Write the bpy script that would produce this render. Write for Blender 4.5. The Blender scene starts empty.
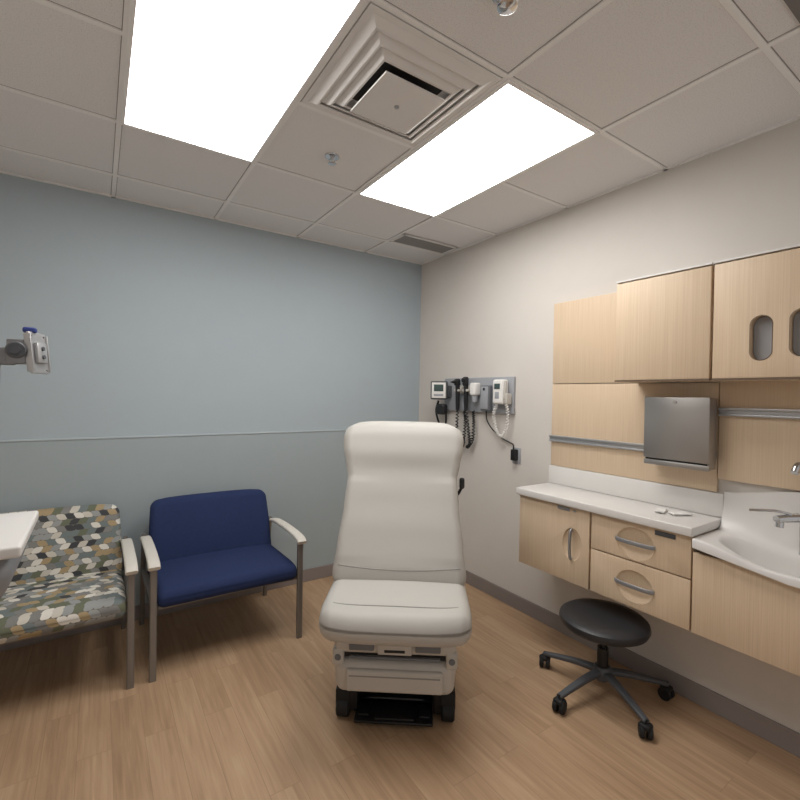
import bpy, bmesh, numpy as np, random
from math import *
from mathutils import Matrix, Vector
random.seed(3)
SC=bpy.context.scene
COL=SC.collection
H=2.74
# ------------------------------------------------------------------ camera
f,yaw,pit,rol=449.97,.5911,.0113,.0174
C=Vector((-2.5026,-3.4067,1.5152))
F=Vector((sin(yaw)*cos(pit),cos(yaw)*cos(pit),-sin(pit)))
R=Vector((cos(yaw),-sin(yaw),0)); U=R.cross(F)
R2=R*cos(rol)+U*sin(rol); U2=-R*sin(rol)+U*cos(rol)
cd=bpy.data.cameras.new("camera"); cam=bpy.data.objects.new("camera",cd); COL.objects.link(cam)
M=Matrix((R2,U2,-F)).transposed().to_4x4(); M.translation=C; cam.matrix_world=M
cd.sensor_width=36; cd.lens=f/800*36; cd.clip_start=.02
SC.camera=cam
try:
    SC.view_settings.view_transform='Standard'
    SC.view_settings.exposure=0
except Exception: pass
# ------------------------------------------------------------------ materials
def srgb(r,g,b):
    def l(c):
        c/=255.
        return c/12.92 if c<=.04045 else ((c+.055)/1.055)**2.4
    return (l(r),l(g),l(b),1)
class NT:
    def __init__(s,name):
        s.m=bpy.data.materials.new(name); s.m.use_nodes=True; s.t=s.m.node_tree
        s.b=s.t.nodes["Principled BSDF"]
    def n(s,typ,**k):
        x=s.t.nodes.new(typ)
        for a,v in k.items():
            if a.startswith("i_"): x.inputs[a[2:].replace("_"," ")].default_value=v
            else: setattr(x,a,v)
        return x
    def l(s,a,b): s.t.links.new(a,b)
    def math(s,op,a,b=None,c=None):
        x=s.n("ShaderNodeMath",operation=op)
        for i,v in enumerate((a,b,c)):
            if v is None: continue
            if isinstance(v,(int,float)): x.inputs[i].default_value=v
            else: s.l(v,x.inputs[i])
        return x.outputs[0]
def simple(name,col,rough=.5,metal=0,bump=0,bscale=200,var=0,vscale=8,spec=.5,coat=0):
    t=NT(name); b=t.b
    b.inputs["Base Color"].default_value=col; b.inputs["Roughness"].default_value=rough
    b.inputs["Metallic"].default_value=metal; b.inputs["Specular IOR Level"].default_value=spec
    b.inputs["Coat Weight"].default_value=coat
    co=t.n("ShaderNodeTexCoord")
    nz=t.n("ShaderNodeTexNoise"); nz.inputs["Scale"].default_value=vscale; nz.inputs["Detail"].default_value=3
    t.l(co.outputs["Object"],nz.inputs["Vector"])
    mx=t.n("ShaderNodeMix",data_type='RGBA')
    v=max(var,.02)
    mx.inputs[6].default_value=tuple(c*(1-v) for c in col[:3])+(1,)
    mx.inputs[7].default_value=tuple(min(1,c*(1+v)) for c in col[:3])+(1,)
    t.l(nz.outputs[0],mx.inputs[0]); t.l(mx.outputs[2],b.inputs["Base Color"])
    if bump:
        n2=t.n("ShaderNodeTexNoise"); n2.inputs["Scale"].default_value=bscale; n2.inputs["Detail"].default_value=2
        t.l(co.outputs["Object"],n2.inputs["Vector"])
        bp=t.n("ShaderNodeBump"); bp.inputs["Strength"].default_value=bump; bp.inputs["Distance"].default_value=.002
        t.l(n2.outputs[0],bp.inputs["Height"]); t.l(bp.outputs[0],b.inputs["Normal"])
    return t.m
def emis(name,col,s):
    t=NT(name); b=t.b
    b.inputs["Base Color"].default_value=(.8,.8,.8,1)
    b.inputs["Emission Color"].default_value=col; b.inputs["Emission Strength"].default_value=s
    return t.m
def wood(name,c1,c2,axis='Z'):
    t=NT(name); b=t.b
    co=t.n("ShaderNodeTexCoord"); mp=t.n("ShaderNodeMapping")
    mp.inputs["Scale"].default_value=(300,300,2.4)
    t.l(co.outputs["Object"],mp.inputs["Vector"])
    nz=t.n("ShaderNodeTexNoise"); nz.inputs["Scale"].default_value=1; nz.inputs["Detail"].default_value=3
    nz.inputs["Roughness"].default_value=.55
    t.l(mp.outputs[0],nz.inputs["Vector"])
    n2=t.n("ShaderNodeTexNoise"); n2.inputs["Scale"].default_value=.2; t.l(mp.outputs[0],n2.inputs["Vector"])
    a=t.math('ADD',t.math('MULTIPLY',nz.outputs[0],.92),t.math('MULTIPLY',n2.outputs[0],.08))
    cr=t.n("ShaderNodeValToRGB"); cr.color_ramp.elements[0].position=.28; cr.color_ramp.elements[0].color=c2
    cr.color_ramp.elements[1].position=.72; cr.color_ramp.elements[1].color=c1
    t.l(a,cr.inputs[0]); t.l(cr.outputs[0],b.inputs["Base Color"]); b.inputs["Roughness"].default_value=.45
    b.inputs["Specular IOR Level"].default_value=.35
    return t.m
FL=(srgb(155,126,98),srgb(178,147,117),srgb(195,165,134))
def floor_mat():
    t=NT("oak_plank_floor"); b=t.b
    co=t.n("ShaderNodeTexCoord"); mp=t.n("ShaderNodeMapping"); mp.inputs["Rotation"].default_value=(0,0,radians(90))
    t.l(co.outputs["Object"],mp.inputs["Vector"])
    br=t.n("ShaderNodeTexBrick"); br.offset=.37; br.offset_frequency=2
    br.inputs["Scale"].default_value=1; br.inputs["Brick Width"].default_value=.92; br.inputs["Row Height"].default_value=.122
    br.inputs["Mortar Size"].default_value=.0010; br.inputs["Mortar Smooth"].default_value=.3; br.inputs["Bias"].default_value=0
    br.inputs["Color1"].default_value=(0,0,0,1); br.inputs["Color2"].default_value=(1,1,1,1); br.inputs["Mortar"].default_value=(.5,.5,.5,1)
    t.l(mp.outputs[0],br.inputs["Vector"])
    off=t.n("ShaderNodeVectorMath",operation='MULTIPLY_ADD')
    off.inputs[1].default_value=(3,3,3)
    t.l(br.outputs["Color"],off.inputs[0]); t.l(mp.outputs[0],off.inputs[2])
    m2=t.n("ShaderNodeMapping"); m2.inputs["Scale"].default_value=(2.6,60,1); t.l(off.outputs[0],m2.inputs["Vector"])
    nz=t.n("ShaderNodeTexNoise"); nz.inputs["Scale"].default_value=1; nz.inputs["Detail"].default_value=6; nz.inputs["Roughness"].default_value=.66; nz.inputs["Distortion"].default_value=.5
    t.l(m2.outputs[0],nz.inputs["Vector"])
    m3=t.n("ShaderNodeMapping"); m3.inputs["Scale"].default_value=(1.3,11,1); t.l(off.outputs[0],m3.inputs["Vector"])
    n3=t.n("ShaderNodeTexNoise"); n3.inputs["Scale"].default_value=1; n3.inputs["Detail"].default_value=3; n3.inputs["Distortion"].default_value=1.0
    t.l(m3.outputs[0],n3.inputs["Vector"])
    s=t.math('ADD',t.math('ADD',t.math('MULTIPLY',nz.outputs[0],.56),t.math('MULTIPLY',n3.outputs[0],.36)),t.math('MULTIPLY',br.outputs["Color"],.08))
    cr=t.n("ShaderNodeValToRGB"); e=cr.color_ramp.elements
    e[0].position=.31; e[0].color=FL[0]; e[1].position=.69; e[1].color=FL[2]
    k=e.new(.5); k.color=FL[1]
    t.l(s,cr.inputs[0])
    mx=t.n("ShaderNodeMix",data_type='RGBA'); mx.blend_type='MIX'
    t.l(t.math('MULTIPLY',br.outputs["Fac"],.45),mx.inputs[0]); t.l(cr.outputs[0],mx.inputs[6]); mx.inputs[7].default_value=srgb(108,82,62)
    t.l(mx.outputs[2],b.inputs["Base Color"]); b.inputs["Roughness"].default_value=.42
    b.inputs["Specular IOR Level"].default_value=.35
    return t.m
def pattern_mat(ax_v,sgn):
    """soft rounded slanted blocks; rows run up z on the back and along y on the seat"""
    t=NT("patterned_upholstery"); b=t.b
    co=t.n("ShaderNodeTexCoord"); sp=t.n("ShaderNodeSeparateXYZ"); t.l(co.outputs["Object"],sp.inputs[0])
    if ax_v==2: v=sp.outputs[2]
    else: v=t.math('SUBTRACT',t.math('MULTIPLY',t.math('MAXIMUM',sp.outputs[1],-.27),1.0),t.math('MULTIPLY',t.math('LESS_THAN',sp.outputs[1],-.27),t.math('SUBTRACT',.04,sp.outputs[2])))
    x=sp.outputs[0]
    hh=.031 if ax_v==2 else .040
    vh=t.math('DIVIDE',t.math('ADD',v,5),hh)
    row=t.math('FLOOR',vh); fr=t.math('SUBTRACT',vh,row)
    par=t.math('SUBTRACT',t.math('MULTIPLY',t.math('MODULO',row,2),2),1)
    a=t.math('ADD',t.math('ADD',t.math('DIVIDE',t.math('ADD',x,5),.041),t.math('MULTIPLY',t.math('MULTIPLY',t.math('SUBTRACT',fr,.5),par),.42)),t.math('MULTIPLY',row,.5))
    col=t.math('FLOOR',a); fa=t.math('SUBTRACT',a,col)
    dx=t.math('MAXIMUM',t.math('SUBTRACT',t.math('ABSOLUTE',t.math('SUBTRACT',fa,.5)),.18),0)
    dy=t.math('MAXIMUM',t.math('SUBTRACT',t.math('ABSOLUTE',t.math('SUBTRACT',fr,.5)),.15),0)
    dd=t.math('SQRT',t.math('ADD',t.math('MULTIPLY',dx,dx),t.math('MULTIPLY',dy,dy)))
    out=t.math('GREATER_THAN',dd,.345)
    cb=t.n("ShaderNodeCombineXYZ"); t.l(col,cb.inputs[0]); t.l(row,cb.inputs[1])
    wn=t.n("ShaderNodeTexWhiteNoise",noise_dimensions='2D'); t.l(cb.outputs[0],wn.inputs[0])
    cr=t.n("ShaderNodeValToRGB"); cr.color_ramp.interpolation='CONSTANT'
    cs=[srgb(62,63,66),srgb(218,214,204),srgb(128,127,124),srgb(166,146,112),srgb(104,108,88),srgb(200,194,182),srgb(112,122,122),srgb(150,152,150)]
    e=cr.color_ramp.elements; e[0].color=cs[0]; e[1].position=1/8; e[1].color=cs[1]
    for i in range(2,8):
        k=e.new(i/8); k.color=cs[i]
    t.l(wn.outputs[0],cr.inputs[0])
    mx=t.n("ShaderNodeMix",data_type='RGBA'); t.l(out,mx.inputs[0]); t.l(cr.outputs[0],mx.inputs[6]); mx.inputs[7].default_value=srgb(112,108,98)
    t.l(mx.outputs[2],b.inputs["Base Color"]); b.inputs["Roughness"].default_value=.8
    return t.m
def ceil_mat():
    t=NT("ceiling_tile"); b=t.b
    co=t.n("ShaderNodeTexCoord")
    nz=t.n("ShaderNodeTexNoise"); nz.inputs["Scale"].default_value=230; nz.inputs["Detail"].default_value=3
    t.l(co.outputs["Object"],nz.inputs["Vector"])
    cr=t.n("ShaderNodeValToRGB"); e=cr.color_ramp.elements
    e[0].position=.34; e[0].color=srgb(214,212,211); e[1].position=.46; e[1].color=srgb(233,231,230)
    t.l(nz.outputs[0],cr.inputs[0]); t.l(cr.outputs[0],b.inputs["Base Color"]); b.inputs["Roughness"].default_value=.95
    b.inputs["Specular IOR Level"].default_value=.1
    return t.m
m_ceil=ceil_mat(); m_floor=floor_mat(); m_pat=(pattern_mat(1,1),pattern_mat(2,1))
m_wall=simple("warm_white_wall_paint",srgb(214,208,201),.85,bump=.08,bscale=160,spec=.15)
m_blue=simple("blue_wall_paint",srgb(173,184,190),.85,bump=.08,bscale=160,spec=.15)
m_blue2=simple("grey_blue_wall_protection",srgb(164,174,177),.7,bump=.15,bscale=220,spec=.2)
m_strip=simple("blue_trim_strip",srgb(178,188,192),.6)
m_base=simple("taupe_vinyl_baseboard",srgb(140,131,127),.6)
m_tbar=simple("white_grid_metal",srgb(240,238,236),.6)
m_edge_shade=simple("painted_tile_edge_shade",srgb(150,144,140),.9)  # flat grey that paints the shade along the tile edges
m_maple=wood("light_maple_laminate",srgb(224,202,175),srgb(209,184,154))
m_edge=simple("dark_cabinet_edge",srgb(110,90,72),.6)
m_white=simple("white_solid_surface",srgb(224,221,217),.3)
m_vinyl=simple("light_grey_vinyl",srgb(185,182,176),.5,bump=.12,bscale=300,spec=.4)
m_vseam=simple("vinyl_seam",srgb(144,141,136),.6)
m_plast=simple("warm_white_plastic",srgb(192,187,179),.45)
m_dark=simple("dark_gap",srgb(34,33,32),.7)
m_duct=simple("dark_duct",srgb(52,50,48),.8)
m_black=simple("black_plastic",srgb(24,24,26),.4)
m_rub=simple("black_rubber",srgb(20,20,21),.7)
m_stool=simple("black_vinyl",srgb(44,45,48),.42)
m_navy=simple("navy_fabric",srgb(42,54,90),.9,bump=.5,bscale=450,var=.14,vscale=60,spec=.2)
m_leg=simple("champagne_grey_metal",srgb(134,129,124),.4,metal=.5)
m_arm=simple("cream_armrest",srgb(214,209,199),.45)
m_steel=simple("brushed_stainless",srgb(172,169,166),.36,metal=.75,var=.05,vscale=3)
m_alu=simple("brushed_aluminium",srgb(182,182,183),.38,metal=.6)
m_alud=simple("cast_aluminium",srgb(138,138,140),.42,metal=.6)
m_chrome=simple("chrome",srgb(205,205,206),.14,metal=.95)
m_hand=simple("satin_grey_handle",srgb(150,151,154),.4,metal=.4)
m_grey=simple("mid_grey_plastic",srgb(160,162,167),.5)
m_shell=simple("light_grey_shell",srgb(140,142,146),.5)
m_dgrey=simple("dark_grey_plastic",srgb(78,80,84),.5)
m_mgrey=simple("grey_steel_box",srgb(110,112,116),.5)
m_bluek=simple("blue_plastic",srgb(46,62,128),.4)
m_screen=simple("grey_green_screen",srgb(70,86,84),.2)
m_paper=simple("white_paper",srgb(232,230,226),.9)
m_vent=simple("painted_vent_metal",srgb(228,225,222),.5)
m_ventd=simple("vent_slot_metal",srgb(150,147,144),.8)
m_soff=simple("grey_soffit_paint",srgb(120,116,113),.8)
m_light=emis("light_diffuser_lens",(1,.985,.965,1),10.8)
# ------------------------------------------------------------------ geometry
def merge(*gs):
    V=[];Fc=[]
    for v,fc in gs:
        o=len(V); V+=list(v); Fc+=[tuple(i+o for i in q) for q in fc]
    return V,Fc
def from_bm(bm):
    bm.verts.ensure_lookup_table(); bm.verts.index_update()
    r=([v.co.copy() for v in bm.verts],[tuple(v.index for v in q.verts) for q in bm.faces]); bm.free(); return r
def box(x0,x1,y0,y1,z0,z1,b=0,seg=2):
    bm=bmesh.new(); bmesh.ops.create_cube(bm,size=1)
    for v in bm.verts: v.co=Vector(((x0+x1)/2+v.co.x*abs(x1-x0),(y0+y1)/2+v.co.y*abs(y1-y0),(z0+z1)/2+v.co.z*abs(z1-z0)))
    if b: bmesh.ops.bevel(bm,geom=bm.edges[:],offset=b,segments=seg,profile=.5,affect='EDGES')
    return from_bm(bm)
def frame_of(d):
    d=d.normalized(); a=Vector((0,0,1)) if abs(d.z)<.9 else Vector((1,0,0))
    u=d.cross(a).normalized(); return u,d.cross(u).normalized()
def cyl(p0,p1,r0,r1=None,n=24,b=0):
    p0=Vector(p0);p1=Vector(p1); r1=r0 if r1 is None else r1
    d=(p1-p0); u,w=frame_of(d); L=d.length; d=d.normalized()
    prof=[(0,0),(r0-b,0),(r0,b),(r1,L-b),(r1-b,L),(0,L)] if b else [(0,0),(r0,0),(r1,L),(0,L)]
    V=[];Fc=[]
    V.append(p0)
    rings=[]
    for r,h in prof[1:-1]:
        rings.append(len(V))
        for i in range(n):
            a=2*pi*i/n; V.append(p0+d*h+u*(r*cos(a))+w*(r*sin(a)))
    V.append(p1); e=len(V)-1
    for i in range(n):
        j=(i+1)%n
        Fc.append((0,rings[0]+j,rings[0]+i)); Fc.append((e,rings[-1]+i,rings[-1]+j))
        for a,c in zip(rings,rings[1:]): Fc.append((a+i,a+j,c+j,c+i))
    return V,Fc
def lathe(prof,c=(0,0,0),axis=(0,0,1),n=32):
    c=Vector(c); d=Vector(axis).normalized(); u,w=frame_of(d); V=[];Fc=[]
    for r,h in prof:
        for i in range(n):
            a=2*pi*i/n; V.append(c+d*h+u*(max(r,1e-4)*cos(a))+w*(max(r,1e-4)*sin(a)))
    for k in range(len(prof)-1):
        for i in range(n):
            j=(i+1)%n; Fc.append((k*n+i,k*n+j,(k+1)*n+j,(k+1)*n+i))
    return V,Fc
def smooth_path(pts,n=6):
    P=[Vector(p) for p in pts]; Q=[P[0]+(P[0]-P[1])]+P+[P[-1]+(P[-1]-P[-2])]; out=[]
    for i in range(1,len(Q)-2):
        for k in range(n):
            t=k/n; a,b,c,d=Q[i-1:i+3]
            out.append(.5*((2*b)+(c-a)*t+(2*a-5*b+4*c-d)*t*t+(-a+3*b-3*c+d)*t**3))
    out.append(P[-1]); return out
def sweep(path,prof,up=(0,0,1),scale=None):
    P=[Vector(p) for p in path]; up=Vector(up); V=[];Fc=[]; n=len(prof)
    for i,p in enumerate(P):
        d=(P[min(i+1,len(P)-1)]-P[max(i-1,0)]).normalized()
        s=d.cross(up)
        if s.length<1e-3: s=d.cross(Vector((1,0,0)))
        s.normalize(); t=s.cross(d).normalized(); k=scale[i] if scale else 1
        for a,b in prof: V.append(p+s*a*k+t*b*k)
    for i in range(len(P)-1):
        for j in range(n):
            q=(j+1)%n; Fc.append((i*n+j,i*n+q,(i+1)*n+q,(i+1)*n+j))
    Fc.append(tuple(range(n))[::-1]); Fc.append(tuple((len(P)-1)*n+j for j in range(n)))
    return V,Fc
def circ(r,n=10,sx=1,sy=1): return [(r*sx*cos(2*pi*i/n),r*sy*sin(2*pi*i/n)) for i in range(n)]
def rrect(w,h,r,m=3):
    o=[]
    for cx,cy,a0 in ((w/2-r,h/2-r,0),(-w/2+r,h/2-r,90),(-w/2+r,-h/2+r,180),(w/2-r,-h/2+r,270)):
        for k in range(m+1):
            a=radians(a0+90*k/m); o.append((cx+r*cos(a),cy+r*sin(a)))
    return o
def tube(pts,r,n=10,sm=6,up=(0,0,1)): return sweep(smooth_path(pts,sm) if sm else pts,circ(r,n),up)
def rbox(c,h,r,n=(8,8,8),m=4,fn=None):
    ax=[]
    for i in range(3):
        hh=h[i]; rr=min(r,hh*.999)
        e=[hh-rr+rr*tan(pi/4*k/m) for k in range(m+1)]
        inner=list(np.linspace(-(hh-rr),hh-rr,n[i]+1))
        ax.append([-q for q in e[::-1]][:-1]+inner+e[1:])
    idx={};V=[];Fc=[]
    def vid(i,j,k):
        key=(i,j,k)
        if key not in idx:
            p=Vector((ax[0][i],ax[1][j],ax[2][k])); q=Vector([max(-(h[a]-min(r,h[a]*.999)),min(h[a]-min(r,h[a]*.999),p[a])) for a in range(3)])
            d=p-q; p=q+d.normalized()*min(r,min(h)*.999) if d.length>1e-9 else p
            if fn: p=fn(p)
            idx[key]=len(V); V.append(Vector(c)+p)
        return idx[key]
    N=[len(a)-1 for a in ax]
    for a in range(3):
        b,c2=(a+1)%3,(a+2)%3
        for s in (0,N[a]):
            for i in range(N[b]):
                for j in range(N[c2]):
                    q=[]
                    for di,dj in ((0,0),(1,0),(1,1),(0,1)):
                        k=[0,0,0]; k[a]=s;k[b]=i+di;k[c2]=j+dj; q.append(vid(*k))
                    Fc.append(tuple(q) if s else tuple(q[::-1]))
    return V,Fc
def xf(g,M): return [M@Vector(v) for v in g[0]],g[1]
def boolcut(g,cutters):
    """real boolean difference, baked straight to mesh data (no helper objects remain)"""
    def ob_of(gg):
        me=bpy.data.meshes.new("tmp"); me.from_pydata([tuple(v) for v in gg[0]],[],gg[1])
        bm=bmesh.new(); bm.from_mesh(me); bmesh.ops.recalc_face_normals(bm,faces=bm.faces[:]); bm.to_mesh(me); bm.free()
        o=bpy.data.objects.new("tmp",me); COL.objects.link(o); return o
    a=ob_of(g); cs=[ob_of(c) for c in cutters]
    for c in cs:
        md=a.modifiers.new("b",'BOOLEAN'); md.operation='DIFFERENCE'; md.object=c; md.solver='EXACT'
    dg=bpy.context.evaluated_depsgraph_get(); dg.update()
    e=a.evaluated_get(dg); me=e.to_mesh()
    r=([v.co.copy() for v in me.vertices],[tuple(p.vertices) for p in me.polygons]); e.to_mesh_clear()
    for o in [a]+cs:
        m=o.data; bpy.data.objects.remove(o); bpy.data.meshes.remove(m)
    return r
ORG={}
def mk(name,g,mat,parent=None,smooth=True,label=None,angle=38,org=None):
    V,Fc=g; V=[Vector(v) for v in V]
    lo=Vector([min(v[i] for v in V) for i in range(3)]); hi=Vector([max(v[i] for v in V) for i in range(3)])
    o=Vector(org) if org is not None else (lo+hi)/2
    if parent is None and org is None: o.z=lo.z
    me=bpy.data.meshes.new(name); me.from_pydata([tuple(v-o) for v in V],[],Fc)
    bm=bmesh.new(); bm.from_mesh(me); bmesh.ops.recalc_face_normals(bm,faces=bm.faces[:])
    for q in bm.faces: q.smooth=smooth
    if smooth:
        ca=radians(angle)
        for e in bm.edges:
            if len(e.link_faces)==2 and e.calc_face_angle(0)>ca: e.smooth=False
    bm.to_mesh(me); bm.free()
    me.materials.append(mat)
    ob=bpy.data.objects.new(name,me); COL.objects.link(ob)
    ORG[ob.name]=o
    if parent: ob.parent=parent; ob.location=o-ORG[parent.name]
    else: ob.location=o
    if label: ob["label"]=label
    return ob
def thing(name,loc,label,cat,rot=0,local=False,group=None):
    ob=bpy.data.objects.new(name,None); COL.objects.link(ob); ob.empty_display_size=.1
    ob.location=loc; ob.rotation_euler=(0,0,rot); ORG[ob.name]=Vector((0,0,0)) if local else Vector(loc)
    ob["label"]=label; ob["category"]=cat
    if group: ob["group"]=group
    return ob
def top(ob,label,cat,group=None):
    ob["label"]=label; ob["category"]=cat
    if group: ob["group"]=group
    return ob
def struct(name,g,mat,smooth=False):
    ob=mk(name,g,mat,smooth=smooth); ob["kind"]="structure"; return ob
# ------------------------------------------------------------------ room shell (south wall behind the camera left out to let world fill light in)
XL=-3.42; YB=-4.2
struct("floor",box(XL-.1,.1,YB-.1,.1,-.1,0),m_floor)
struct("ceiling",box(XL-.1,.1,YB-.1,.1,H,H+.1),m_ceil)
struct("wall_north",box(XL-.1,.1,0,.1,0,H),m_blue)
struct("wall_east",box(0,.1,YB-.1,0,0,H),m_wall)
struct("wall_west",box(XL-.1,XL,YB-.1,0,0,H),m_wall)
struct("trim_1",box(XL,-.001,-.005,0,.1,1.205),m_blue2)
struct("trim_2",box(XL,-.001,-.010,0,1.205,1.216,.002),m_strip)
struct("baseboard_north",box(XL,0,-.012,0,0,.1,.003),m_base)
struct("baseboard_east",box(-.012,0,YB,-.012,0,.1,.003),m_base)
struct("baseboard_west",box(XL,XL+.012,YB,-.012,0,.1,.003),m_base)
gx=[-3.043,-2.433,-1.823,-1.213,-.603]; gy=[-.355,-.965,-1.575,-2.185,-2.795,-3.405,-4.015]
bars=[];shade_strips=[]
tw=.011; gw=.0138
for x in gx: bars.append(box(x-tw,x+tw,YB,0,H-.006,H)); shade_strips.append(box(x-gw,x+gw,YB,0,H-.0009,H))
for y in gy: bars.append(box(XL,0,y-tw,y+tw,H-.0055,H)); shade_strips.append(box(XL,0,y-gw,y+gw,H-.0007,H))
bars+= [box(XL,0,-.02,0,H-.006,H),box(-.02,0,YB,0,H-.0055,H),box(XL,XL+.02,YB,0,H-.006,H)]
struct("trim_3",merge(*bars),m_tbar)
struct("tile_shade_strips",merge(*shade_strips),m_edge_shade)  # thin dark strips beside the grid bars, tile-edge shade put in as colour
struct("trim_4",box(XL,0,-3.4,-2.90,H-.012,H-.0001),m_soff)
# ------------------------------------------------------------------ ceiling lights
def ceiling_light(x0,x1,y0,y1):
    t=thing("ceiling_light",((x0+x1)/2,(y0+y1)/2,H-.01),"bright white recessed rectangular light panel in the ceiling grid","ceiling light",group="recessed ceiling light panels")
    i=.018
    fr=merge(box(x0,x0+i,y0,y1,H-.012,H,.001),box(x1-i,x1,y0,y1,H-.012,H,.001),box(x0+i,x1-i,y0,y0+i,H-.012,H,.001),box(x0+i,x1-i,y1-i,y1,H-.012,H,.001))
    mk("frame",fr,m_tbar,t,False)
    mk("light_diffuser",box(x0+i,x1-i,y0+i,y1-i,H-.009,H-.001),m_light,t,False)
ceiling_light(-2.433+.003,-1.823-.003,-2.185,-.965)
ceiling_light(-1.213+.003,-.603-.003,-2.185,-.965)
# ------------------------------------------------------------------ air diffuser (square, stepped)
cx,cy=-1.518,-1.88
t=thing("air_diffuser",(cx,cy,H),"white square stepped ceiling air diffuser","air diffuser")
def sqring(a0,z0,a1,z1,th=.004):
    V=[];Fc=[]
    for a,z in ((a0,z0),(a1,z1),(a1,z1+th),(a0,z0+th)):
        for sx,sy in ((-1,-1),(1,-1),(1,1),(-1,1)): V.append(Vector((cx+sx*a,cy+sy*a,z)))
    for k in range(4):
        n=(k+1)%4
        for i in range(4):
            j=(i+1)%4; Fc.append((k*4+i,k*4+j,n*4+j,n*4+i))
    return V,Fc
mk("frame",merge(sqring(.29,H-.008,.268,H-.009),sqring(.268,H-.009,.240,H-.026),sqring(.240,H-.026,.232,H-.026)),m_vent,t,False)
mk("louver",merge(sqring(.228,H-.016,.200,H-.036),sqring(.200,H-.036,.192,H-.036)),m_vent,t,False)
mk("louver",merge(sqring(.188,H-.026,.160,H-.046),sqring(.160,H-.046,.152,H-.046)),m_vent,t,False)
mk("duct_liner",sqring(.268,H-.0095,.145,H-.0075,.001),m_vent,t,False)
mk("duct_opening",box(cx-.145,cx+.145,cy-.145,cy+.145,H-.0095,H-.0085),m_duct,t,False)
mk("center_panel",merge(rbox((cx,cy,H-.067),(.138,.138,.0035),.003,(2,2,1),2),sqring(.136,H-.066,.115,H-.052)),m_vent,t,True)
mk("center_knob",cyl((cx,cy,H-.075),(cx,cy,H-.069),.010,n=16),m_alu,t)
# return vent
t=thing("ceiling_vent",(-.33,-.475,H),"small louvered return air grille in the ceiling","ceiling vent")
vx0,vx1,vy0,vy1=-.60,-.06,-.585,-.375
mk("frame",merge(box(vx0,vx1,vy0,vy0+.022,H-.014,H-.006,.002),box(vx0,vx1,vy1-.022,vy1,H-.014,H-.006,.002),box(vx0,vx0+.022,vy0,vy1,H-.014,H-.006,.002),box(vx1-.022,vx1,vy0,vy1,H-.014,H-.006,.002)),m_vent,t)
mk("vent_backing",box(vx0+.02,vx1-.02,vy0+.02,vy1-.02,H-.008,H-.0065),m_mgrey,t)
sl=[]
for i in range(11):
    y=vy0+.03+i*(vy1-vy0-.06)/10
    sl.append(box(vx0+.02,vx1-.02,y-.005,y+.005,H-.0125,H-.0085))
mk("slats",merge(*sl),m_ventd,t,False)
# sprinklers
def sprinkler(x,y,big=1.0):
    t=thing("sprinkler_head",(x,y,H),"small chrome fire sprinkler head hanging from a ceiling tile","sprinkler",group="ceiling sprinkler heads")
    s=big
    mk("escutcheon",lathe([(0,-.006*s),(.022*s,-.010*s),(.036*s,-.006*s),(.038*s,0)],(x,y,H)),m_chrome,t)
    mk("sprinkler_body",merge(cyl((x,y,H-.02*s),(x,y,H-.006),.009*s,n=16),tube([(x-.010*s,y,H-.018*s),(x-.016*s,y,H-.028*s),(x-.004*s,y,H-.038*s)],.0025*s,8,4,(0,1,0)),tube([(x+.010*s,y,H-.018*s),(x+.016*s,y,H-.028*s),(x+.004*s,y,H-.038*s)],.0025*s,8,4,(0,1,0)),cyl((x,y,H-.038*s),(x,y,H-.018*s),.003*s,n=8)),m_chrome,t)
    mk("deflector",lathe([(0,-.042*s),(.016*s,-.041*s),(.022*s,-.038*s),(.022*s,-.0365*s),(0,-.039*s)],(x,y,H),n=24),m_chrome,t)
sprinkler(-1.51,-1.26)
sprinkler(-1.49,-2.44,1.4)
# ------------------------------------------------------------------ exam chair
def cosint(x,xs,ys):
    if x<=xs[0]: return ys[0]
    for a,b,c,d in zip(xs,xs[1:],ys,ys[1:]):
        if x<=b:
            t=(x-a)/(b-a); t=t*t*(3-2*t); return c+(d-c)*t
    return ys[-1]
D0=2.25; LT=.010
ec=(C.x+D0*sin(yaw)+LT*cos(yaw),C.y+D0*cos(yaw)-LT*sin(yaw),0)
ex=thing("exam_chair",ec,"light grey upholstered medical exam chair on a cream base","exam chair",rot=-radians(36.6),local=True)
L=.885
BA=Vector((0,-.02,.545)); BT=Vector((0,.315,1.370)); bd=(BT-BA).normalized(); bn=Vector((0,-bd.z,bd.y))
def backfn(p):
    s=(p.z+L/2)/L
    hw=cosint(s,[0,.08,.22,.45,.62,.72,.80,.88,.94,1.0],[.325,.335,.322,.304,.295,.312,.330,.335,.325,.285])
    x=p.x/.33*hw
    bulge=cosint(s,[0,.12,.3,.5,.66,.78,.88,1.0],[.0,.024,.018,.006,0,.015,.012,-.012])
    front=p.y<0
    u=1-abs(x/hw)**4*.6
    off=-p.y+(bulge*u if front else 0)
    if front: off+= .012*(abs(x)/hw)**2*(1 if .15<s<.62 else .3)
    drop=.022*(abs(x)/hw)**4*max(0,(s-.85)/.15)
    q=BA+bd*(s*L-drop)+bn*off
    return Vector((x,q.y,q.z))
g=rbox((0,0,0),(.33,.055,L/2),.052,(14,2,44),5,backfn)
mk("backrest",g,m_vinyl,ex)
def on_back(x,s,extra=0):
    p=backfn(Vector((x,-.055,s*L-L/2))); return p+bn*extra
mk("backrest_piping",tube([on_back(x,.10+.02*(x/.3)**2,-.0012) for x in np.linspace(-.30,.30,13)],.003,8,2),m_vseam,ex)
def seatfn(p):
    x,y,z=p
    t=(y+.27)/.54
    k=max(0,1-t/.30)
    y2=y+.050*(abs(x)/.335)**4*k
    z2=z-.022*(k**2) if z>0 else z+.012*k
    if z>0: z2+=.008*(1-(abs(x)/.335)**2)
    x2=x*(1-.03*k)
    return Vector((x2,y2,z2))
SZ=.527
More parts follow.
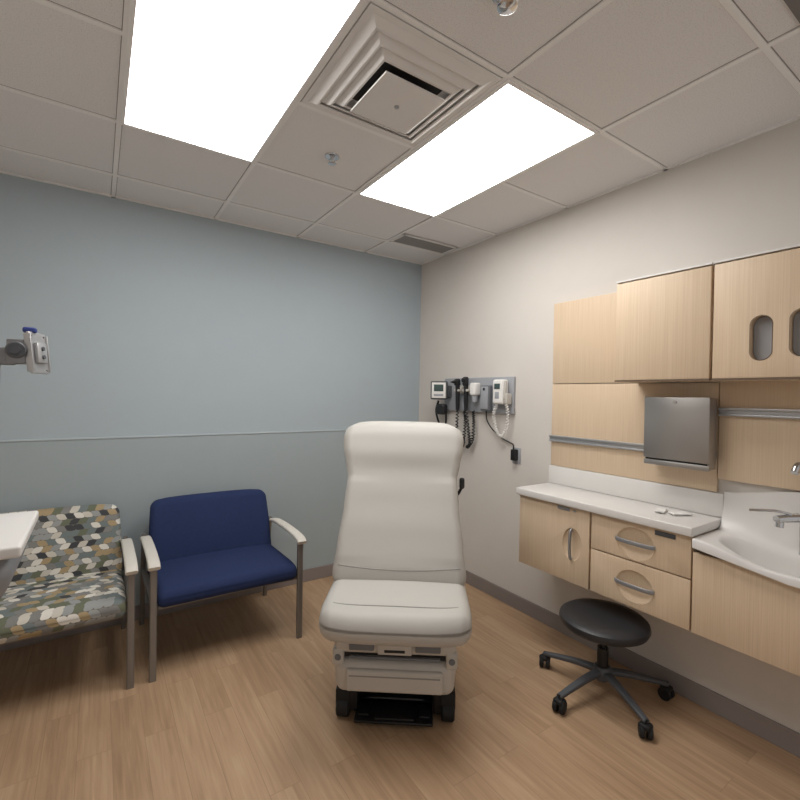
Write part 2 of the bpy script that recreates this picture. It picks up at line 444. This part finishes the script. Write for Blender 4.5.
mk("seat",rbox((0,-.15,SZ),(.335,.27,.074),.058,(14,16,2),5,seatfn),m_vinyl,ex)
def on_seat(x,y):
    p=seatfn(Vector((x,y,.074))); return Vector((p.x,p.y-.15,p.z+SZ))
mk("seat_piping",tube([on_seat(x,-.175)+Vector((0,.012*(x/.27)**4,-.0005)) for x in np.linspace(-.276,.276,17)],.0032,8,2),m_vseam,ex)
def taper(p):
    k=(p.z+.065)/.13
    return Vector((p.x*(1+.03*k),p.y*(1+.02*k),p.z))
mk("base_cover",rbox((0,.03,.262),(.265,.312,.078),.042,(4,4,3),5,taper),m_plast,ex)
mk("upper_cover",merge(rbox((0,.02,.415),(.270,.315,.045),.03,(4,4,2),4),box(-.22,.22,-.22,.30,.33,.40)),m_plast,ex)
mk("cover_gap",box(-.245,.245,-.268,.3,.345,.368),m_dark,ex,False)
mk("drawer",rbox((0,-.284,.258),(.215,.018,.050),.014,(4,1,2),4),m_plast,ex)
mk("drawer_groove",box(-.200,.200,-.3028,-.3015,.278,.284),m_vseam,ex,False)
for a,b_ in ((-.20,-.09),(.09,.20)):
    mk("pull_handle",box(a,b_,-.308,-.285,.396,.438,.005),m_mgrey,ex,label="grey recessed step pull")
mk("pull_tab",box(-.075,.075,-.310,-.285,.382,.442,.006),m_plast,ex)
mk("pull_slot",box(-.045,.045,-.3115,-.309,.394,.406,.001),m_dark,ex,False)
for a,b_ in ((-.275,-.225),(.225,.275)):
    mk("side_bracket",box(a,b_,-.295,-.25,.32,.395,.010,3),m_plast,ex)
    mk("pivot_cap",cyl(((a+b_)/2,-.300,.357),((a+b_)/2,-.294,.357),.014,n=20,b=.002),m_mgrey,ex)
mk("step_rail",box(-.20,.20,-.292,-.275,.352,.362,.002),m_mgrey,ex,label="grey metal slide rail")
mk("base_frame",merge(box(-.272,-.175,-.17,.42,.03,.20,.012),box(.175,.272,-.17,.42,.03,.20,.012),box(-.2,.2,-.10,.40,.05,.20,.01),box(-.22,.22,.30,.40,.03,.12,.01)),m_black,ex)
mk("foot_pedal",merge(box(-.185,.175,-.235,-.05,.022,.036,.006),box(-.15,.15,-.20,-.08,.0,.024,.004),box(-.09,.09,-.225,-.15,.034,.046,.005),box(-.17,-.12,-.20,-.12,.034,.044,.004),box(.11,.16,-.20,-.12,.034,.044,.004),tube([(-.16,-.10,.05),(-.10,-.13,.075),(.10,-.13,.075),(.16,-.10,.05)],.007,8,5)),m_black,ex,label="black metal foot pedal plate")
for sx in (-1,1):
    for yy in (-.15,.36):
        mk("caster",merge(cyl((sx*.245-.030,yy,.048),(sx*.245+.030,yy,.048),.048,n=28,b=.006),box(sx*.245-.034,sx*.245+.034,yy-.03,yy+.04,.06,.14,.008),cyl((sx*.245-.033,yy,.048),(sx*.245+.033,yy,.048),.014,n=14)),m_rub,ex,label="black rubber caster")
mk("back_support",merge(box(-.16,.16,.10,.16,.40,.62,.01),xf(box(-.18,.18,.055,.09,-.25,.25,.01),Matrix.Translation(BA+bd*.45)@Matrix.Rotation(-atan2(bd.y,bd.z),4,'X'))),m_plast,ex)
hp=BA+bd*.47
mk("release_knob",merge(tube([(.25,hp.y+.07,hp.z-.04),(.30,hp.y+.07,hp.z-.01),(.325,hp.y+.05,hp.z+.04)],.008,10,5),rbox((.325,hp.y+.05,hp.z+.06),(.014,.014,.03),.012)),m_black,ex)
# ------------------------------------------------------------------ lounge chairs
def lounge(x0,x1,yf,yb,mats,label):
    cxx=(x0+x1)/2
    t=thing("waiting_chair",(cxx,(yf+yb)/2,0),label,"chair",group="waiting chairs along the blue wall")
    w=.034
    def seatf(p):
        k=(p.y+.29)/.58
        z=p.z-.018*k+(.012*(1-(abs(p.x)/.36)**2)*(1-(abs(p.y)/.29)**2) if p.z>0 else 0)
        if p.z>0: z-=.012*max(0,1-k/.2)**2
        return Vector((p.x,p.y,z))
    mk("seat",rbox((cxx,-.485,.422),((x1-x0)/2-.018,.305,.052),.038,(10,10,2),4,seatf),mats[0],t)
    Lb=.47
    def bf(p):
        s=(p.z+Lb/2)/Lb
        hw=1-.045*s**2
        y=-.265+.135*s+p.y-.02*(abs(p.x)/.37)**2
        if p.y<0: y-=.022*sin(pi*s)*(1-(abs(p.x)/.38)**2)
        z=p.z-.018*(abs(p.x)/.38)**6*max(0,(s-.7)/.3)
        return Vector((p.x*hw,y,.588+z))
    mk("backrest",rbox((cxx,0,0),((x1-x0)/2-.018,.045,Lb/2),.043,(12,2,10),5,bf),mats[1],t)
    for k,x in enumerate((x0,x1)):
        mk("armrest",sweep(smooth_path([(x,yf-.035,.598),(x,yf+.02,.620),(x,yf+.2,.628),(x,yf+.42,.622),(x,yf+.52,.608)],5),rrect(.058,.022,.010)),m_arm,t)
        mk("leg",sweep([(x,yf,0),(x,yf,.30),(x,yf+.002,.610)],rrect(w,.026,.006),(0,1,0)),m_leg,t)
        mk("leg",sweep(smooth_path([(x,yb,0),(x,yb-.03,.2),(x,yb-.06,.42),(x,yb-.10,.610)],4),rrect(w*.8,.026,.006),(0,1,0)),m_leg,t)
        mk("side_rail",box(x-.012,x+.012,yf+.01,yb-.05,.36,.395,.004),m_leg,t)
    mk("front_rail",box(x0,x1,yf+.03,yf+.06,.352,.372,.004),m_leg,t)
    mk("back_rail",box(x0,x1,yb-.12,yb-.09,.356,.376,.004),m_leg,t)
    mk("back_frame",box(x0+.01,x1-.01,yb-.055,yb-.035,.50,.53,.004),m_leg,t)
    return t
lounge(-2.255,-1.455,-.765,-.075,(m_navy,m_navy),"wide navy blue upholstered chair with cream armrests")
lounge(-3.155,-2.355,-.765,-.075,m_pat,"wide chair in multicolour geometric fabric with cream armrests")
# ------------------------------------------------------------------ casework on east wall
YS=-3.25
Y0=-1.505; Y1=-2.465
D=-.32
top(mk("wall_panel",merge(box(-.02,0,Y1+.002,Y0,1.072,1.602,.0015),box(-.02,0,Y1+.002,Y0,1.607,2.13,.0015)),m_maple),"light maple laminate panelling on the wall above the counter","wall panel")
top(mk("wall_panel",merge(box(-.026,0,YS,Y1-.003,1.138,1.62,.0015),box(-.026,0,YS,Y1-.003,1.625,2.13,.0015)),m_maple),"light maple laminate panelling on the wall behind the sink","wall panel")
def rail(y0,y1,z,xb,lab):
    xb-=.0005
    g=merge(box(xb-.012,xb,y0,y1,z-.02,z+.02,.002),box(xb-.020,xb-.011,y0,y1,z+.008,z+.02,.002),box(xb-.020,xb-.011,y0,y1,z-.02,z-.010,.002))
    top(mk("wall_rail",g,m_alu),lab,"rail")
rail(-2.46,-1.50,1.25,-.02,"long brushed aluminium rail across the maple panel")
rail(YS,-2.47,1.462,-.026,"brushed aluminium rail on the maple panel above the sink")
def dish(y,z,ry,rz,depth=.018):
    V,Fc=lathe([(0,-depth)]+[(sin(a)**.8,-depth*cos(a)) for a in np.linspace(.12,pi/2,9)]+[(1.0,.01),(0,.01)],(0,0,0),(-1,0,0),40)
    return [Vector((D+v.x,y+v.y*ry,z+v.z*rz)) for v in V],Fc+[tuple(range(40))]
def handle_h(y,z,x,w):
    return merge(sweep(smooth_path([(x-.002,y+w/2,z),(x-.014,y+w*.42,z),(x-.020,y+w*.2,z),(x-.021,y,z),(x-.020,y-w*.2,z),(x-.014,y-w*.42,z),(x-.002,y-w/2,z)],5),rrect(.009,.020,.003)))
def handle_v(y,z,x,w):
    return sweep(smooth_path([(x-.002,y,z+w/2),(x-.014,y,z+w*.42),(x-.020,y,z+w*.2),(x-.021,y,z),(x-.020,y,z-w*.2),(x-.014,y,z-w*.42),(x-.002,y,z-w/2)],5),rrect(.020,.009,.003),(0,1,0))
cab=thing("base_cabinet",(-.16,-1.755,.49),"wall-hung light maple cabinet with one door under the counter","cabinet")
mk("body",box(D+.02,0,-1.993,-1.51,.49,.912),m_maple,cab,False)
d=mk("door",boolcut(box(D,D+.019,-1.989,-1.512,.492,.908,.002),[dish(-1.885,.706,.06,.09)]),m_maple,cab,True,angle=30)
mk("handle",handle_v(-1.885,.706,D,.165),m_hand,d,label="curved satin grey pull handle")
mk("label_holder",box(D-.005,D,-1.87,-1.79,.885,.903,.002),m_hand,d)
mk("lock",cyl((D-.006,-1.90,.893),(D,-1.90,.893),.007,n=16),m_alu,d)
cab=thing("base_cabinet",(-.16,-2.245,.49),"wall-hung light maple cabinet with two drawers beside the sink","cabinet")
mk("body",box(D+.02,0,-2.487,-1.997,.49,.912),m_maple,cab,False)
for z0,z1,zh in ((.492,.716,.597),(.722,.908,.808)):
    d=mk("drawer",boolcut(box(D,D+.019,-2.484,-2.0,z0,z1,.002),[dish(-2.235,zh,.092,.078)]),m_maple,cab,True,angle=30)
    mk("handle",handle_h(-2.235,zh+.006,D,.19),m_hand,d,label="curved satin grey pull handle")
    if z1>.8: mk("label_holder",box(D-.006,D,-2.42,-2.33,.880,.901,.002),m_dgrey,d)
cab=thing("sink_cabinet",(-.16,-2.87,.49),"wall-hung light maple panel cabinet below the white sink","cabinet")
mk("body",merge(box(D+.02,0,YS,-2.492,.49,.51),box(D+.02,0,-2.51,-2.492,.51,.75),box(-.02,0,YS,-2.511,.51,.70)),m_maple,cab,False)
mk("front_panel",box(D,D+.019,YS,-2.492,.49,.845,.002),m_maple,cab,True)
# countertop
ct=thing("countertop",(-.17,-2.0,.914),"white solid-surface countertop with backsplash on the maple cabinets","countertop")
mk("worktop",box(-.345,0,-2.497,-1.497,.914,.955,.005,3),m_white,ct)
mk("backsplash",box(-.032,0,-2.497,-1.497,.956,1.070,.004),m_white,ct)
# sink with a coved backsplash moulded into it
def sinkz(x,y):
    kr=min(1,max(0,(-2.50-y)/.28)); kr=kr*kr*(3-2*kr)
    rim=.912-.052*kr
    cxs,cys=-.200,-2.90
    u=abs((x-cxs)/.120)**2.6+abs((y-cys)/.345)**2.6
    k=max(0,min(1,(1.10-u)/.80)); k=k*k*(3-2*k)
    ks=min(1,max(0,(-2.5-y)/.30)); ks=ks*ks*(3-2*ks)
    topz=1.083+.048*ks
    t=max(0,min(1,(x+.095)/.065))
    back=(1-sqrt(max(0,1-t*t)))
    return rim+(topz-rim)*back-.105*k
V=[];Fc=[]
X=np.concatenate([np.linspace(-.347,-.105,34),-.095+.065*np.sin(np.linspace(0,pi/2,18)),[-.028,-.020,-.012,-.004,-.0005,0]]); nx=len(X); ny=76
Y=np.linspace(-2.499,YS,ny)
for x in X:
    for y in Y: V.append(Vector((x,y,sinkz(x,y)-(.006 if x==X[0] else 0))))
for i in range(nx-1):
    for j in range(ny-1): Fc.append((i*ny+j,i*ny+j+1,(i+1)*ny+j+1,(i+1)*ny+j))
def zb(y): return .872-.045*min(1,max(0,(-2.5-y)/.33))
o=len(V)
for y in Y: V.append(Vector((-.347,y,zb(y))))
o2=len(V)
for y in Y: V.append(Vector((-.3215,y,zb(y))))
for j in range(ny-1):
    Fc.append((j,j+1,o+j+1,o+j)); Fc.append((o+j,o+j+1,o2+j+1,o2+j))
o3=len(V)
for x in X: V.append(Vector((x,Y[0],.85 if x>-.30 else zb(Y[0]))))
for i in range(nx-1): Fc.append((i*ny,(i+1)*ny,o3+i+1,o3+i))
sk=thing("sink",(-.17,-2.87,.80),"white moulded wash basin with integral backsplash on the wall","sink")
mk("basin",(V,Fc),m_white,sk,angle=60)
mk("drain",lathe([(0,.002),(.018,.003),(.022,0)],(-.200,-2.90,.756),n=24),m_chrome,sk)
# faucet: horizontal valve body with flat lever, upright spout behind it
fc=thing("faucet",(-.095,-2.83,.87),"chrome faucet with horizontal body, flat lever and upright spout","faucet")
fx,fy=-.105,-2.845
mk("body",merge(cyl((fx,fy,.862),(fx,fy,.94),.030,.026,n=24,b=.003),cyl((fx,fy,.935),(fx,fy,1.076),.025,n=24,b=.003)),m_chrome,fc)
mk("spout",merge(sweep(smooth_path([(fx+.01,fy,1.046),(-.16,-2.81,1.050),(-.235,-2.757,1.042)],5),circ(.026,16,1,.8),(0,0,1),[1-.03*i for i in range(11)]),cyl((-.222,-2.766,1.042),(-.225,-2.764,1.010),.014,n=16)),m_chrome,fc)
mk("lever",sweep(smooth_path([(-.19,-2.79,1.064),(-.22,-2.752,1.072),(-.243,-2.705,1.068),(-.255,-2.672,1.064)],5),rrect(.022,.009,.004),(0,0,1)),m_chrome,fc)
mk("upright_spout",merge(cyl((-.070,-2.80,.88),(-.070,-2.80,1.20),.013,n=16),tube([(-.070,-2.80,1.19),(-.076,-2.798,1.235),(-.115,-2.79,1.255),(-.142,-2.785,1.225)],.014,12,6,(0,1,0))),m_chrome,fc)
# paper on the counter
pp=[]
for k,(a,b,r) in enumerate(((-.17,-2.28,.3),(-.15,-2.36,-.5))):
    g=rbox((0,0,0),(.05,.022,.004),.0035,(10,6,1),2,lambda p:Vector((p.x,p.y,p.z+.006+.004*sin(p.x*90)*cos(p.y*70))))
    pp.append(xf(g,Matrix.Translation((a,b,.957))@Matrix.Rotation(r,4,'Z')))
top(mk("folded_paper",merge(*pp),m_paper),"small crumpled white paper wrapper lying on the countertop","paper")
# ------------------------------------------------------------------ upper cabinets
def stadium(yc,zc,a,b,x0,x1):
    P=[]
    for q in range(40):
        th=2*pi*(q+.5)/40; P.append((a*cos(th),a*sin(th)+((b-a) if sin(th)>=0 else -(b-a))))
    V=[Vector((x0,yc+p,zc+q)) for p,q in P]+[Vector((x1,yc+p,zc+q)) for p,q in P]
    Fx=[(i,(i+1)%40,40+(i+1)%40,40+i) for i in range(40)]+[tuple(range(40))[::-1],tuple(range(40,80))]
    return V,Fx
def upper(y0,y1,label,ovals=()):
    t=thing("wall_cabinet",(-.13,(y0+y1)/2,1.60),label,"cabinet")
    body=box(-.232,-.0265,y1,y0,1.605,2.118)
    door=box(-.25,-.234,y1+.003,y0-.003,1.612,2.112,.0015)
    if ovals:
        body=boolcut(body,[stadium(yc,zc,.040,.094,-.26,-.19) for yc,zc in ovals])
        door=boolcut(door,[stadium(yc,zc,.038,.092,-.26,-.22) for yc,zc in ovals])
    mk("body",body,m_maple,t,False)
    mk("top_edge",box(-.252,-.0265,y1,y0,2.1185,2.128,.001),m_white,t,False)
    d=mk("door",door,m_maple,t,True,angle=30)
    mk("bottom_edge",box(-.2495,-.236,y1+.001,y0-.001,1.603,1.611),m_edge,t,False)
    for yc,zc in ovals:
        mk("glove_opening",stadium(yc,zc,.0375,.0915,-.212,-.204),m_grey,d,label="grey oval glove dispensing opening")
        mk("oval_rim",merge(*[(lambda A,B:(A+B,[(i,(i+1)%40,40+(i+1)%40,40+i) for i in range(40)]))(stadium(yc,zc,.0395,.0935,-.2508,0)[0][:40],stadium(yc,zc,.0365,.0905,-.2512,0)[0][:40])]),m_edge,d,label="thin brown oval rim")
upper(-2.068,-2.512,"light maple wall cabinet with a plain door above the towel dispenser")
upper(-2.518,-3.0,"light maple wall cabinet with two oval glove openings above the sink",((-2.695,1.775),(-2.825,1.785)))
# ------------------------------------------------------------------ towel dispenser
td=thing("paper_towel_dispenser",(-.08,-2.315,1.18),"brushed stainless paper towel dispenser on the maple panel","towel dispenser")
mk("housing",box(-.118,-.048,-2.468,-2.168,1.185,1.525,.004),m_steel,td)
mk("cover",box(-.132,-.119,-2.470,-2.166,1.215,1.528,.004),m_steel,td)
mk("lower_lip",box(-.128,-.112,-2.470,-2.166,1.180,1.206,.004),m_steel,td)
mk("towel_slot",box(-.125,-.06,-2.46,-2.176,1.204,1.217),m_dark,td,False)
mk("lock",merge(cyl((-.138,-2.318,1.505),(-.131,-2.318,1.505),.008,n=16),box(-.137,-.131,-2.326,-2.31,1.497,1.502)),m_chrome,td)
mk("mounting_plate",box(-.049,-.0425,-2.46,-2.176,1.19,1.52),m_dgrey,td,False)
# ------------------------------------------------------------------ diagnostic board and instruments
BF=-.0265
top(mk("mounting_board",box(-.025,0,-1.175,-.40,1.39,1.662,.006,3),m_grey),"grey rectangular equipment mounting board on the off-white wall","mounting board")
t=thing("blood_pressure_monitor",(-.09,-.425,1.47),"square white and dark blood pressure monitor on the grey board","blood pressure monitor")
mk("bracket",merge(cyl((BF-.001,-.45,1.55),(-.08,-.43,1.55),.018,n=16),box(-.06,BF-.001,-.50,-.42,1.50,1.60,.004)),m_dgrey,t)
Mg=Matrix.Translation((-.115,-.44,1.560))@Matrix.Rotation(radians(38),4,'Z')@Matrix.Scale(.88,4)
mk("monitor_case",xf(rbox((0,0,0),(.022,.082,.088),.014,(2,4,4),3),Mg),m_dgrey,t)
mk("front_bezel",xf(box(-.0255,-.021,-.068,.068,-.074,.074,.003),Mg),m_paper,t)
mk("display_screen",xf(box(-.0275,-.025,-.046,.046,-.010,.055,.001),Mg),m_screen,t)
mk("button_row",xf(box(-.0275,-.025,-.045,.045,-.055,-.035,.001),Mg),m_grey,t)
mk("cuff_basket",rbox((-.075,-.43,1.40),(.03,.05,.045),.02,(3,3,3),3),m_black,t)
mk("hose",tube([(-.09,-.40,1.47),(-.08,-.36,1.38),(-.06,-.38,1.28),(-.05,-.44,1.25),(-.06,-.47,1.34),(-.07,-.46,1.44)],.009,10,6),m_rub,t)
def coil(pts,r,R_,turns):
    P=smooth_path(pts,24); n=len(P); out=[]
    for i,p in enumerate(P):
        d=(P[min(i+1,n-1)]-P[max(i-1,0)]).normalized(); u,w=frame_of(d); a=2*pi*turns*i/n
        out.append(p+u*R_*cos(a)+w*R_*sin(a))
    return sweep(out,circ(r,6))
for nm,y,hd,lb in (("otoscope",-.635,0,"black handheld otoscope hanging from the grey board"),("ophthalmoscope",-.735,1,"black handheld ophthalmoscope hanging from the grey board")):
    t=thing(nm,(-.07,y,1.40),lb,nm)
    mk("cradle",merge(box(-.07,BF,y-.03,y+.03,1.535,1.60,.006),box(-.095,-.06,y-.034,y+.034,1.55,1.57,.005)),m_plast,t)
    mk("handle",cyl((-.078,y,1.40),(-.082,y,1.60),.016,.019,n=18,b=.003),m_black,t)
    if hd==0: hg=merge(rbox((-.086,y,1.625),(.024,.022,.030),.016,(2,2,2),3),cyl((-.10,y,1.63),(-.155,y,1.625),.018,.005,n=16))
    else: hg=merge(rbox((-.088,y,1.63),(.018,.024,.038),.014,(2,2,2),3),cyl((-.10,y,1.64),(-.118,y,1.64),.018,n=16))
    mk("scope_head",hg,m_black,t)
    dy=.02 if hd==0 else -.02
    mk("coiled_cord",coil([(-.078,y,1.40),(-.066,y+dy,1.25),(-.06,y+dy*1.5,1.14),(-.055,y-.02-dy,1.11),(-.05,y-.05,1.17),(-.048,y-.06,1.30),(-.046,y-.05,1.40)],.005,.011,34),m_rub,t)
t=thing("specula_dispenser",(-.07,-.82,1.45),"white disposable tip dispenser on the grey board","dispenser")
mk("body",rbox((-.0625,-.82,1.57),(.035,.03,.05),.014,(2,2,2),3),m_paper,t)
mk("dispenser_cap",cyl((-.065,-.82,1.47),(-.065,-.82,1.525),.022,.026,n=20,b=.003),m_grey,t)
t=thing("power_transformer",(-.06,-.925,1.41),"grey wall transformer box on the equipment board","transformer")
mk("body",box(-.07,BF,-.975,-.885,1.405,1.60,.008,3),m_mgrey,t)
mk("front_plate",box(-.076,-.069,-.968,-.892,1.42,1.59,.004),m_grey,t)
mk("switch",box(-.08,-.075,-.94,-.92,1.56,1.58,.002),m_black,t)
mk("power_cord",tube([(-.045,-.925,1.41),(-.036,-.93,1.33),(-.02,-.98,1.26),(-.012,-1.06,1.21),(-.012,-1.13,1.185),(-.015,-1.175,1.17),(-.03,-1.19,1.135)],.0045,8,8),m_rub,t)
t=thing("thermometer",(-.07,-1.09,1.42),"white electronic thermometer with coiled cord on the grey board","thermometer")
mk("body",rbox((-.0625,-1.085,1.55),(.035,.052,.09),.018,(3,3,4),3),m_paper,t)
mk("display",box(-.101,-.096,-1.112,-1.058,1.57,1.61,.002),m_screen,t)
mk("keypad",box(-.100,-.096,-1.105,-1.065,1.50,1.55,.002),m_grey,t)
mk("probe",merge(cyl((-.09,-1.15,1.50),(-.08,-1.15,1.63),.012,.009,n=14,b=.002),rbox((-.06,-1.15,1.50),(.03,.02,.04),.012,(2,2,2),3)),m_plast,t)
mk("coiled_cord",coil([(-.07,-1.06,1.46),(-.065,-1.025,1.38),(-.055,-1.04,1.27),(-.05,-1.09,1.225),(-.055,-1.14,1.28),(-.065,-1.16,1.40),(-.08,-1.15,1.50)],.0045,.010,34),m_paper,t)
t=thing("electrical_outlet",(-.01,-1.195,1.04),"wall outlet with a black plug adapter below the equipment board","outlet")
mk("cover_plate",box(-.006,0,-1.235,-1.160,1.035,1.15,.002),m_grey,t)
mk("plug_adapter",box(-.045,-.006,-1.215,-1.175,1.06,1.14,.006),m_black,t)
# ------------------------------------------------------------------ stool
sx,sy=-.335,-2.09
RS=.315
st=thing("rolling_stool",(sx,sy,0),"black round rolling stool with five-spoke caster base beside the cabinets","stool",local=True)
mk("seat",lathe([(0,.335),(.12,.336),(.19,.342),(.208,.352),(.216,.370),(.212,.388),(.195,.400),(.15,.405),(0,.403)],n=48),m_stool,st)
mk("seat_plate",cyl((0,0,.318),(0,0,.337),.10,.12,n=28),m_black,st)
mk("column",merge(cyl((0,0,.09),(0,0,.24),.027,n=24,b=.003),cyl((0,0,.23),(0,0,.32),.015,n=20)),m_black,st)
mk("height_lever",tube([(0,0,.325),(-.08,-.06,.322),(-.15,-.11,.312)],.005,8,4),m_black,st)
arms=[lathe([(0,.145),(.036,.142),(.046,.125),(.046,.085),(.036,.075),(0,.075)],n=28)]
for k in range(5):
    a=radians(31+72*k); c_,s_=cos(a),sin(a)
    P=smooth_path([(c_*.03,s_*.03,.115),(c_*.13,s_*.13,.108),(c_*.24,s_*.24,.090),(c_*RS,s_*RS,.076)],4)
    arms.append(sweep(P,rrect(.044,.028,.009),(0,0,1),[1-.35*i/(len(P)-1) for i in range(len(P))]))
mk("base",merge(*arms),m_dgrey,st)
for k in range(5):
    a=radians(31+72*k); c_,s_=cos(a),sin(a); px,py=c_*RS*.985,s_*RS*.985
    b_=a+radians([90,20,110,60,40][k]); tx,ty=cos(b_),sin(b_); rw=.031
    mk("caster",merge(cyl((px,py,.045),(px,py,.086),.008,n=10),
       cyl((px-tx*.027,py-ty*.027,rw),(px-tx*.006,py-ty*.006,rw),rw,n=22,b=.004),
       cyl((px+tx*.006,py+ty*.006,rw),(px+tx*.027,py+ty*.027,rw),rw,n=22,b=.004),
       xf(rbox((0,0,0),(.025,.025,.013),.011,(2,2,2),3),Matrix.Translation((px,py,.055)))),m_rub,st)
# ------------------------------------------------------------------ workstation tray and monitor arm on west side
t=thing("workstation_tray",(-2.9,-1.76,.92),"white work surface with grey curved underside on a wall bracket","work surface")
mk("worktop",rbox((-2.905,-1.735,1.103),(.245,.205,.015),.008,(4,4,1),3),m_white,t)
mk("shell",rbox((-2.915,-1.74,.985),(.232,.195,.102),.06,(6,6,5),4,lambda p:Vector((p.x*(.60+.40*sin(pi/2*min(1,max(0,(p.z+.102)/.16)))),p.y*(.70+.30*min(1,(p.z+.102)/.16)),p.z))),m_shell,t)
mk("bracket",merge(box(XL,-2.95,-1.80,-1.72,.98,1.03,.01),box(XL,XL+.02,-1.85,-1.67,.90,1.10,.004)),m_alu,t)
t=thing("monitor_arm",(-3.0,-1.5,1.55),"grey metal articulated monitor arm with bare mounting plate","monitor arm")
mk("arm",merge(box(XL+.02,-2.80,-1.51,-1.46,1.565,1.605,.010),cyl((-2.80,-1.49,1.525),(-2.80,-1.49,1.645),.036,n=28,b=.005)),m_alud,t)
mk("pivot_cap",cyl((-2.80,-1.49,1.6452),(-2.80,-1.49,1.657),.026,n=24,b=.002),m_dgrey,t)
mk("wall_plate",box(XL,XL+.02,-1.53,-1.41,1.52,1.70,.004),m_alu,t)
mk("tilt_head",merge(box(-2.778,-2.725,-1.512,-1.468,1.590,1.645,.008),box(-2.745,-2.695,-1.532,-1.518,1.595,1.672,.004),box(-2.745,-2.695,-1.462,-1.448,1.595,1.672,.004)),m_alud,t)
mk("knuckle",merge(cyl((-2.720,-1.545,1.637),(-2.720,-1.435,1.637),.027,n=22,b=.004),cyl((-2.720,-1.551,1.637),(-2.720,-1.545,1.637),.014,n=6)),m_dgrey,t,label="dark grey tilt knuckle")
Mp=Matrix.Translation((-2.670,-1.495,1.632))@Matrix.Rotation(radians(-24),4,'Z')@Matrix.Rotation(radians(-6),4,'Y')
plate=boolcut(box(-.004,.004,-.044,.044,-.068,.068,.002),[cyl((-.02,a*.034,b*.056),(.02,a*.034,b*.056),.004,n=12) for a in (-1,1) for b in (-1,1)])
mk("mounting_plate",xf(merge(plate,box(-.045,-.004,-.030,.030,-.034,.034,.006),box(.004,.016,-.026,.026,-.034,.034,.004),box(-.010,.010,-.048,-.042,-.062,.062,.002),box(-.010,.010,.042,.048,-.062,.062,.002)),Mp),m_alu,t)
mk("plate_screw",xf(cyl((.016,0,.014),(.020,0,.014),.007,n=12),Mp),m_dgrey,t)
mk("plate_screw",xf(cyl((.016,0,-.014),(.020,0,-.014),.007,n=12),Mp),m_dgrey,t)
mk("adjustment_knob",merge(rbox((-2.690,-1.50,1.706),(.018,.016,.009),.006,(2,2,2),3),cyl((-2.690,-1.50,1.66),(-2.690,-1.50,1.70),.006,n=10)),m_bluek,t,label="blue adjustment knob")
# ------------------------------------------------------------------ world (added even fill light, entering where the south wall is left out)
w=bpy.data.worlds.new("world"); SC.world=w; w.use_nodes=True
w.node_tree.nodes["Background"].inputs[0].default_value=(1,.98,.96,1); w.node_tree.nodes["Background"].inputs[1].default_value=.5
